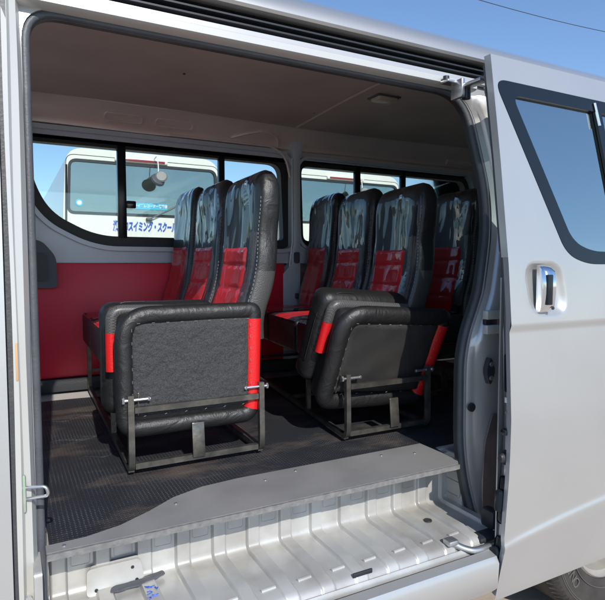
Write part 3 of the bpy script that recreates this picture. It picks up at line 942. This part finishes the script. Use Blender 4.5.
wheel(van, 1.86, .0, .325, text=True)
wheel(van, 1.86, 1.52, .325, side=1)
wheel(van, -.72, -.02, .325); wheel(van, -.72, 1.52, .325, side=1)

# =================================================================== SEATS
def back_x(t):         # t 0..1 height -> local x of the front face (leans back, waist bend)
    return .0 + .052 * t + .012 * math.sin(t * 3.1) - .02 * math.exp(-((t - .12) / .15) ** 2)

def backrest_mesh(W=.358, H=.52, D=.10):
    """local: x depth (front at ~0, facing -x), y from 0..W, z 0..H"""
    bm = NB(); NZ_ = 30; NA = 36; rings = []
    for k in range(NZ_ + 1):
        s = k / NZ_; z = H * (1 - (1 - s) ** 1.25)
        t = z / H
        # width: round shoulders
        q = max(0, (t - .80) / .20)
        w_ = W * (1 - .30 * (1 - math.sqrt(max(0, 1 - q ** 2.4)))) * (1 - .05 * math.exp(-((t - .62) / .1) ** 2))
        d_ = D * (1 - .15 * t) * (math.sqrt(max(.02, 1 - q ** 3.5)))
        xc = back_x(t) + D * .5
        ring = []
        for j in range(NA):
            a = 2 * math.pi * j / NA
            ca, sa = math.cos(a), math.sin(a); e = .45
            px = math.copysign(abs(ca) ** e, ca) * d_ / 2
            py = math.copysign(abs(sa) ** e, sa) * w_ / 2
            if ca < 0:      # dished front between bolsters
                px += .014 * (1 - min(1, abs(py / (w_ / 2)) * 1.25) ** 2) * (1 - q) * (1 if t > .05 else t / .05)
            ring.append(bm.verts.new((xc + px, W / 2 + py, z)))
        rings.append(ring)
    for a_, b_ in zip(rings, rings[1:]):
        for j in range(NA):
            k2 = (j + 1) % NA; bm.faces.new([a_[j], a_[k2], b_[k2], b_[j]])
    bm.faces.new(rings[0]); bm.faces.new(list(reversed(rings[-1])))
    return bm

def insert_mesh(W=.358, H=.52, D=.10, y0=.085, y1=.26, z0=.0, z1=.285, out=.004, ribs=True):
    """fabric insert, following the dished front"""
    bm = NB(); NY, NZ_ = 12, 44; g = []
    for k in range(NZ_ + 1):
        z = z0 + (z1 - z0) * k / NZ_; t = z / H
        row = []
        for j in range(NY + 1):
            y = y0 + (y1 - y0) * j / NY
            w_ = W * (1 - .05 * math.exp(-((t - .62) / .1) ** 2))
            py = (y - W / 2)
            # superellipse front x
            sa = min(.999, (abs(py) / (w_ / 2))) ** (1 / .45)
            ca = math.sqrt(max(0, 1 - sa * sa)) ** .45
            d_ = D * (1 - .15 * t)
            px = -ca * d_ / 2 + .014 * (1 - min(1, abs(py / (w_ / 2)) * 1.25) ** 2)
            edge = min(1, min(j, NY - j) / 1.0, min(k, NZ_ - k) / 1.5)
            pin = 0
            if ribs:
                p_ = ((z - z0) % .075) / .075; pin = .004 * (1 - math.exp(-((min(p_, 1 - p_)) / .09) ** 2))
            row.append(bm.verts.new((back_x(t) + D * .5 + px - (out * edge + pin * edge) + .002, y, z)))
        g.append(row)
    for a_, b_ in zip(g, g[1:]):
        for j in range(NY): bm.faces.new([a_[j], a_[j + 1], b_[j + 1], b_[j]])
    return bm

def bench(name, label, loc, n_seats=3, skew=.05, y_first=.0, zt=.0, gap=.375, rows_label=None, leg_in=True, L=.375, bx=.335, rise=.022, D=.10, extra=0.):
    """local origin on the floor at the near front foot; x rearwards, y inwards"""
    t = thing(name, label, 'bench seat', loc, 'bench seats across the van')
    LY = n_seats * gap
    def sk(bm):
        for v in bm.verts: v.co.x += skew * max(0, v.co.y)
        return bm
    FH = .215
    # cushions
    for i in range(n_seats):
        ya = .055 + i * gap; yb = ya + gap - .008
        bm = NB(); box(bm, -.02, bx + .05, ya, yb, .222, .352, .014, 3)
        def puff(x, y): return .012 * math.sin(max(0, min(1, (x + .02) / (bx + .07))) * math.pi) ** .7 * math.sin(max(0, min(1, (y - ya) / (yb - ya))) * math.pi) ** .5
        es = [e for e in bm.edges if True]
        c = obj('cushion', sk(bm), 'vinyl', t)
        for nm, y0_, y1_, mm in (('red_stripe', .10, .27, 'wrapred'), ('cushion_cover', .012, .10, 'wrapblack'), ('cushion_cover', .27, .356, 'wrapblack')):
            bm = NB(); r0 = []
            for k in range(17):
                x = -.019 + (bx + .03) * k / 16
                r0.append([bm.verts.new((x, ya + y0_ + (y1_ - y0_) * q / 6, .3525 + puff(x, ya + y0_ + (y1_ - y0_) * q / 6) - (.005 if k == 0 else 0))) for q in range(7)])
            for p, q in zip(r0, r0[1:]):
                for j in range(6): bm.faces.new([p[j], p[j + 1], q[j + 1], q[j]])
            obj(nm, sk(bm), mm, c)
    # backrests
    for i in range(n_seats):
        ya = .045 + i * gap
        HS = 1 + (rise * i + extra) / .52
        def up(bm):
            for v in bm.verts: v.co = Vector((v.co.x + bx, v.co.y + ya, v.co.z * HS + .34))
            return bm
        bm = up(backrest_mesh(D=D))
        sk(bm); bm.normal_update()
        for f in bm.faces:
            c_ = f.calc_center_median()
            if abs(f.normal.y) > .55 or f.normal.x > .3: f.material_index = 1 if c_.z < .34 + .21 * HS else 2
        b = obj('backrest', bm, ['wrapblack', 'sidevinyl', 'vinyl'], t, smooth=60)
        bm = up(insert_mesh(D=D, y0=.088, y1=.315))
        obj('red_insert', sk(bm), 'wrapred', b, smooth=60)
        bm = up(insert_mesh(D=D, y0=.014, y1=.075, z0=.03, z1=.34, out=.002, ribs=False))
        obj('side_bolster', sk(bm), 'carbon' if i == 0 else 'wrapblack', b, smooth=60)
        bm = NB()
        # piping with stitches along near front edge
        for k in range(34):
            tt = .06 + .78 * k / 34; z = .52 * tt
            z2 = z + .009
            tube(bm, [(bx + back_x(tt) + .016, ya + .0045 + .009 * math.exp(-((tt - .62) / .1) ** 2), .34 + z), (bx + back_x(tt + .012) + .016, ya + .0045 + .009 * math.exp(-((tt - .62) / .1) ** 2), .34 + z2 - .002)], .0011, seg=4)
        obj('stitching', sk(bm), 'stitch', b)
    # frame
    bm = NB(); r = .0078
    tube(bm, [(.0, .0, .02), (.0, LY + .0, .02)], r, sq=True)
    tube(bm, [(L, .0, .02), (L, LY + .0, .02)], r, sq=True)
    tube(bm, [(.0, LY * .5, .02), (L, LY * .5, .02)], r * .8, sq=True)
    obj('floor_rail', sk(bm), 'steel', t)
    for y in (.0, .34, LY * .98):
        for x in (.0, L):
            bm = NB()
            if y == 0:
                tube(bm, arc_pts([(x, .035, .02), (x, -.004, .02), (x, -.008, .06), (x, -.004, FH + .005)], .03), r, sq=True, up=(1, 0, 0))
            else:
                tube(bm, [(x, y, .02), (x, y, FH + .02)], r, sq=True, up=(1, 0, 0))
            obj('leg', sk(bm), 'steel', t)
    bm = NB()
    tube(bm, [(.01, -.004, FH - .035), (L - .01, -.004, FH - .035)], r, sq=True)
    tube(bm, [(.01, .0, .028), (L - .01, .0, .028)], r, sq=True)
    tube(bm, [(.01, LY * .98, .10), (L - .01, LY * .98, .10)], r * .8, sq=True)
    tube(bm, [(.03, .03, FH + .002), (.03, LY, FH + .002)], r, sq=True)
    tube(bm, [(L, .03, FH + .012), (L, LY, FH + .012)], r, sq=True)
    obj('crossbar', sk(bm), 'steel', t)
    bm = NB(); box(bm, .165, .200, -.016, -.011, .03, .125, .001)
    for v in bm.verts: v.co.y += (v.co.z - .03) * .10
    obj('strap_bracket', sk(bm), 'steel', t)
    bm = NB()
    for x in (.0, L):
        s = 1 if x == 0 else -1
        tube(bm, [(x - s * .022, -.004, FH - .008), (x + s * .052, -.004, FH - .008)], .0042, seg=8)
        disc(bm, (x - s * .016, -.004, FH - .008), .009, 'x', -s * .006, 6)
        disc(bm, (x + s * .045, -.004, FH - .008), .006, 'x', s * .006, 6)
    obj('hinge_bolt', sk(bm), 'zinc', t)
    return t

def folding_seat(label, loc, tilt=0., W=.40, H=.345, cloth='felt', btop=.010, wl=.14, droop=0., rr_=.0245):
    """folded up against the bench: the dust cloth under the cushion faces -y. local origin at the hinge line, near left"""
    t = thing('folding_seat', label, 'folding seat', loc, 'folded aisle seats')
    T = Matrix.Rotation(tilt, 4, 'X') @ Matrix.Rotation(droop, 4, 'Y')
    def X(bm):
        for v in bm.verts: v.co = T @ v.co
        return bm
    x0, x1, z0, z1 = -.035, -.035 + W, -.10, -.10 + H
    # cushion block : rounded slab
    bm = NB(); box(bm, x0 + .012, x1 - .004, -.035, .055, z0, z1 - .012, .032, 4)
    c = obj('cushion', X(bm), 'vinyl', t)
    # rolled border round the cloth
    out = round_poly([(x0 + .024, z0 + .018), (x0 + .022, z1 - .020), (x1 - .014, z1 - .018), (x1 - .022, z0 + .018)], [.035, .075, .012, .03], 8)
    pts = []
    N = 120
    L = [Vector(p) for p in out]; tot = sum((L[i] - L[i - 1]).length for i in range(len(L)))
    acc = 0; i = 0; cur = 0
    per = []
    for i in range(len(L)):
        a, b = L[i], L[(i + 1) % len(L)]; m = max(1, int((b - a).length / .012))
        for k in range(m): per.append(a + (b - a) * k / m)
    top = [p for p in per]
    isred = [p.x > x1 - .0245 and z0 + .028 < p.y < z1 - .038 for p in per]
    st_ = next(k for k in range(len(per)) if isred[k] and not isred[k - 1])
    seq = per[st_:] + per[:st_]; nr = sum(isred)
    def roll(points, nm, mm):
        bm = NB(); tube(bm, [(p.x, -.034, p.y) for p in points], rr_, seg=14, up=(0, 1, 0))
        for v in bm.verts: v.co.y = -.034 + (v.co.y + .034) * .85
        obj(nm, X(bm), mm, t, smooth=80)
    roll(seq[:nr], 'red_side', 'red')
    roll(seq[nr - 1:] + seq[:1], 'rolled_border', 'vinyl')
    # cloth
    bm = NB(); NXc, NZc = 24, 22; g = []
    ex0, ex1, ez0, ez1 = x0 + .038, x1 - .030, z0 + .050, z1 - .038
    for k in range(NZc + 1):
        row = []
        for j in range(NXc + 1):
            x = ex0 + (ex1 - ex0) * j / NXc; z = ez0 + (ez1 - ez0) * k / NZc
            ed = min(j, NXc - j, k, NZc - k)
            y = -.053 + (.006 * math.sin(x * 60) * math.sin(z * 50 + x * 20) if ed else 0) * .35 + .004 * math.sin(x * 14 + 1)
            if ed == 0: y += .012
            if k == NZc and (j < 2): x += .010
            row.append(bm.verts.new((x, y, z)))
        g.append(row)
    for a_, b_ in zip(g, g[1:]):
        for j in range(NXc): bm.faces.new([a_[j], a_[j + 1], b_[j + 1], b_[j]])
    dc = obj('dust_cloth', X(bm), cloth, t, smooth=80)
    bm = NB()
    for k in range(9): tube(bm, [(ex0 + .02 + (ex1 - ex0 - .03) * k / 8 - .004, -.058, ez1 - .002), (ex0 + .02 + (ex1 - ex0 - .03) * k / 8 + .004, -.058, ez1 - .002)], .0006, seg=4)
    for k in range(7):
        for xx in (ex0 + .002, ex1 - .002): tube(bm, [(xx, -.058, ez0 + .03 + (ez1 - ez0 - .05) * k / 6 - .004), (xx, -.058, ez0 + .03 + (ez1 - ez0 - .05) * k / 6 + .004)], .0006, seg=4)
    for k in range(6): tube(bm, [(ex0 + .03 + (ex1 - ex0 - .06) * k / 5, -.058, ez0 + .004), (ex0 + .036 + (ex1 - ex0 - .06) * k / 5, -.058, ez0 + .006)], .0006, seg=4)
    obj('stitch_line', X(bm), 'stitch', dc)
    # top seat face and folded backrest behind
    bm = NB(); box(bm, x0 - .020, x1 - .10, .036, .130, z0 + .04, z1 + btop, .034, 4)
    for v in bm.verts: v.co.x -= max(0, (.12 - abs(v.co.z - .05))) * .0
    bk = obj('folded_backrest', X(bm), 'vinyl', t)
    # mesh and red strip between the two halves, on the front (left) edge, running over the top
    bm = NB()
    zz = [z0 + .17 + (z1 - z0 - .24) * k / 10 for k in range(11)]
    pth = [(x0 + .001, .020, z) for z in zz]
    tube(bm, pth, .0165, seg=12); obj('red_edge', X(bm), 'red', bk)
    bm = NB()
    pth = arc_pts([(x0 + .001, .020, z1 - .07), (x0 + .002, .020, z1 - .010), (x0 + min(wl, .10), .020, z1 - .012), (x0 + wl, .020, z1 - .014)], .07, 8)
    tube(bm, pth, .0168, seg=12); obj('woven_edge', X(bm), 'carbon', bk)
    bm = NB()
    pth = arc_pts([(x0 - .021, .060, z0 + .12), (x0 - .021, .060, z1 - .05), (x0 + .02, .060, z1 + btop + .001), (x0 + .10, .060, z1 + btop + .001)], .05, 8)
    tube(bm, pth, .0012, seg=6); obj('piping', X(bm), 'vinyl', bk)
    # hinge lugs
    bm = NB()
    for x in (.018, W - .082):
        plate(bm, round_poly([(-.052, -.045), (-.058, .02), (-.02, .025), (-.015, -.045)], .004), [], 'x', x, x + .003)
    obj('hinge_lug', X(bm), 'steel', t)
    return t

FZ = .668
b1 = bench('bench_seat', 'front bench of three plastic-wrapped black and red seats, beside the wide side window', (.278, .315, FZ), skew=.03)
f1 = folding_seat('front folded black seat near the door gap, its grey dust cloth fully in sunlight', (.280, .372, FZ + .205), W=.410)
b2 = bench('bench_seat', 'middle bench of three wrapped seats, showing its red-striped cushion ahead of its backs', (.940, .290, FZ), skew=.14, L=.325, bx=.262, D=.115, rise=.03)
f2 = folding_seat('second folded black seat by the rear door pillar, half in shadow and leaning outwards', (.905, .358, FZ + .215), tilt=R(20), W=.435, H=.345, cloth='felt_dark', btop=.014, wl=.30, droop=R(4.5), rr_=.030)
b3 = bench('bench_seat', 'rearmost bench, mostly hidden behind the middle bench and the rear door pillar', (1.44, .60, FZ), n_seats=2, skew=.12, rise=.03, extra=.055)

# =================================================================== WHITE MICROBUSES
def font(name, body, size, m, parent, loc, w_scale=1, bold=0):
    cu = bpy.data.curves.new(name, 'FONT'); cu.body = body; cu.size = size; cu.extrude = .002
    cu.align_x = 'LEFT'; cu.align_y = 'CENTER'; cu.offset = bold; cu.shear = .15
    cu.materials.append(M[m])
    t = bpy.data.objects.new(name, cu); COL.objects.link(t); t.parent = parent
    t.matrix_basis = Matrix.Translation(loc) @ Matrix.Rotation(R(90), 4, 'X') @ Matrix.Diagonal((w_scale, 1, 1, 1))
    return flat_text(t)

def microbus(label, loc, letters):
    """local origin on the ground, left rear corner; x to the right, y forward (away from us)"""
    t = thing('white_microbus', label, 'bus', loc, 'white microbuses parked side by side behind the van')
    Wb, Hb, Lb = 2.03, 2.66, 6.2
    rw = round_poly([(.075, 1.88), (.10, 2.51), (Wb - .10, 2.51), (Wb - .075, 1.88)], [.07, .09, .09, .07])
    out = round_poly([(.0, .45), (.0, 1.6), (.06, Hb), (Wb - .06, Hb), (Wb, 1.6), (Wb, .45)], [.03, .3, .22, .22, .3, .03], 8)
    bm = NB(); plate(bm, out, [rw], 'y', .0, .04)
    rear = obj('rear_panel', bm, 'white', t)
    # shell
    bm = NB()
    n_ = len(out); A = [bm.verts.new((p[0], .02, p[1])) for p in out]; B = [bm.verts.new((p[0], Lb, p[1])) for p in out]
    for i in range(n_):
        j = (i + 1) % n_
        zmid = (out[i][1] + out[j][1]) / 2
        if abs(out[i][1] - out[j][1]) > .6: continue      # side walls built separately with windows
        bm.faces.new([A[i], A[j], B[j], B[i]])
    obj('body_shell', bm, 'white', t)
    for sx, s in ((.0, 1), (Wb, -1)):
        sws = [[(q, 1.65), (q, 2.34), (q + 1.25, 2.34), (q + 1.25, 1.65)] for q in (.35, 1.75, 3.15, 4.55)]
        bm = NB(); plate(bm, [(.0, .45), (.0, 2.45), (Lb, 2.45), (Lb, .45)], [round_poly(q, .06) for q in sws], 'x', sx + s * .005, sx + s * .03)
        for v in bm.verts: v.co.x += s * .055 * max(0, (v.co.z - 1.5)) / 1.16
        obj('side_panel', bm, 'white', t)
        bm = NB()
        for q in sws: plate(bm, q, [], 'x', sx + s * .016, sx + s * .020)
        for v in bm.verts: v.co.x += s * .055 * max(0, (v.co.z - 1.5)) / 1.16
        obj('side_window', bm, 'busglass', t)
    fwn = round_poly([(.12, 1.35), (.15, 2.35), (Wb - .15, 2.35), (Wb - .12, 1.35)], .1)
    bm = NB(); plate(bm, out, [fwn], 'y', Lb, Lb + .04); obj('front_panel', bm, 'white', t)
    bm = NB(); box(bm, .04, Wb - .04, .06, Lb - .02, .5, .6); obj('floor', bm, 'plastic', t)
    bm = NB()
    for yy in (.7, 1.7, 2.7, 3.7):
        for xx in (.12, .60, 1.10, 1.55): box(bm, xx, xx + .36, yy, yy + .12, 1.0, 1.85, .04)
    obj('seat_row', bm, 'inner_metal', t)
    bm = NB(); plate(bm, offset(rw, -.004), [], 'y', .012, .018); rg = obj('rear_window', bm, 'busglass', t)
    bm = NB(); ring_strip(bm, offset(rw, -.018), 'y', -.008, .034, .03); obj('window_gasket', bm, 'plastic', rg)
    bm = NB()
    hp = round_poly([(.045, .70), (.045, 1.6), (.06, 2.575), (Wb - .06, 2.575), (Wb - .045, 1.6), (Wb - .045, .70)], [.03, .3, .10, .10, .3, .03], 6)
    tube(bm, [(p[0], .0, p[1]) for p in hp], .0045, closed=True, seg=4); obj('door_seam', bm, 'trim', rear)
    bm = NB(); box(bm, .62, 1.28, -.035, .005, 2.535, 2.585, .014); hl = obj('brake_lamp', bm, 'white', t)
    bm = NB(); box(bm, .66, 1.24, -.040, -.030, 2.545, 2.572, .003); obj('lens', bm, 'lampred', hl)
    # under-view mirror hanging from the roof edge
    bm = NB(); tube(bm, arc_pts([(1.11, -.01, 2.60), (1.11, -.16, 2.62), (1.11, -.22, 2.50), (1.105, -.24, 2.36)], .06), .007)
    mr = obj('rear_mirror', bm, 'palewhite', t)
    bm = NB(); lathe(bm, (1.10, -.24, 2.31), (-.18, .5, -.35), [(0, -.02), (.065, -.02), (.085, -.01), (.092, .015), (.088, .025), (0, .03)], 32); obj('mirror_head', bm, 'trim', mr)
    bm = NB(); lathe(bm, (1.135, -.27, 2.345), (.1, .5, -.15), [(0, -.02), (.06, -.018), (.075, .0), (.0, .006)], 32)
    obj('mirror_cap', bm, 'board', mr)
    # wiper
    bm = NB(); tube(bm, [(1.03, -.035, 1.83), (1.30, -.045, 1.96), (1.75, -.03, 2.22)], .008); tube(bm, [(1.25, -.03, 1.94), (1.80, -.02, 2.25)], .006)
    box(bm, .99, 1.07, -.05, .0, 1.805, 1.85, .015); obj('wiper', bm, 'trim', t)
    bm = NB(); box(bm, -.01, Wb + .01, -.10, .06, .40, .66, .04, 3); obj('bumper', bm, 'white', t)
    for xx in (.05, Wb - .17):
        bm = NB(); box(bm, xx, xx + .12, -.02, .01, .80, 1.20, .02); tl = obj('tail_lamp', bm, 'lampred', t)
        bm = NB(); box(bm, xx + .01, xx + .11, -.026, -.015, .82, .93, .01); obj('indicator', bm, 'amber', tl)
    for xx, s in ((.0, 1), (Wb, -1)):
        for yy in (1.5, 4.8):
            bm = NB(); lathe(bm, (xx + s * .02, yy, .38), (s, 0, 0), [(0, .03), (.2, .0), (.22, -.01), (.36, .0), (.38, .03), (.38, .2), (0, .2)], 36); obj('wheel', bm, 'tyre', t)
    if letters:
        font('lettering', '瀬戸内スイミング・スクール', .135, 'blue', rear, (.585, -.004, 1.725), .455, .006)
        bm = NB(); box(bm, .80, 1.27, -.002, .008, 1.955, 2.035); ss = obj('sticker', bm, 'cyan', rg)
        font('sticker_lettering', 'ドライブレコーダー搭載車', .048, 'palewhite', ss, (.81, -.0045, 1.995), .80, .001)
        bm = NB(); disc(bm, (.20, .009, 2.00), .045, 'y', -.006, 28); rs = obj('round_sticker', bm, 'cyan', rg)
        bm = NB(); disc(bm, (.20, .0025, 2.00), .028, 'y', -.002, 28); obj('sticker_centre', bm, 'palewhite', rs)
    else:
        bm = NB(); box(bm, .10, .18, -.002, .008, 1.93, 2.09); ws = obj('sticker', bm, 'palewhite', rg)
        bm = NB(); box(bm, .105, .175, -.004, -.0015, 2.02, 2.05); obj('sticker_band', bm, 'cyan', ws)
    return t
microbus('white microbus with blue lettering under its rear window, seen through the wide window', (.60, 6.1, 0), True)
microbus('white microbus without lettering, parked to the right of the lettered one', (3.66, 6.1, 0), False)

# =================================================================== OVERHEAD CABLE
pl_ = thing('power_line', 'thin black overhead cable crossing the blue sky at upper right', 'cable', (4, 9, 0))
bm = NB(); pts = []
for k in range(41):
    s = k / 40; p = Vector((8.46, 12, 9.53)).lerp(Vector((26.5, 12, 10.40)), s); p.z -= .8 * math.sin(math.pi * s) * .4; pts.append(p - Vector((4, 9, 0)))
tube(bm, pts, .012, seg=6); obj('wire', bm, 'cable', pl_)
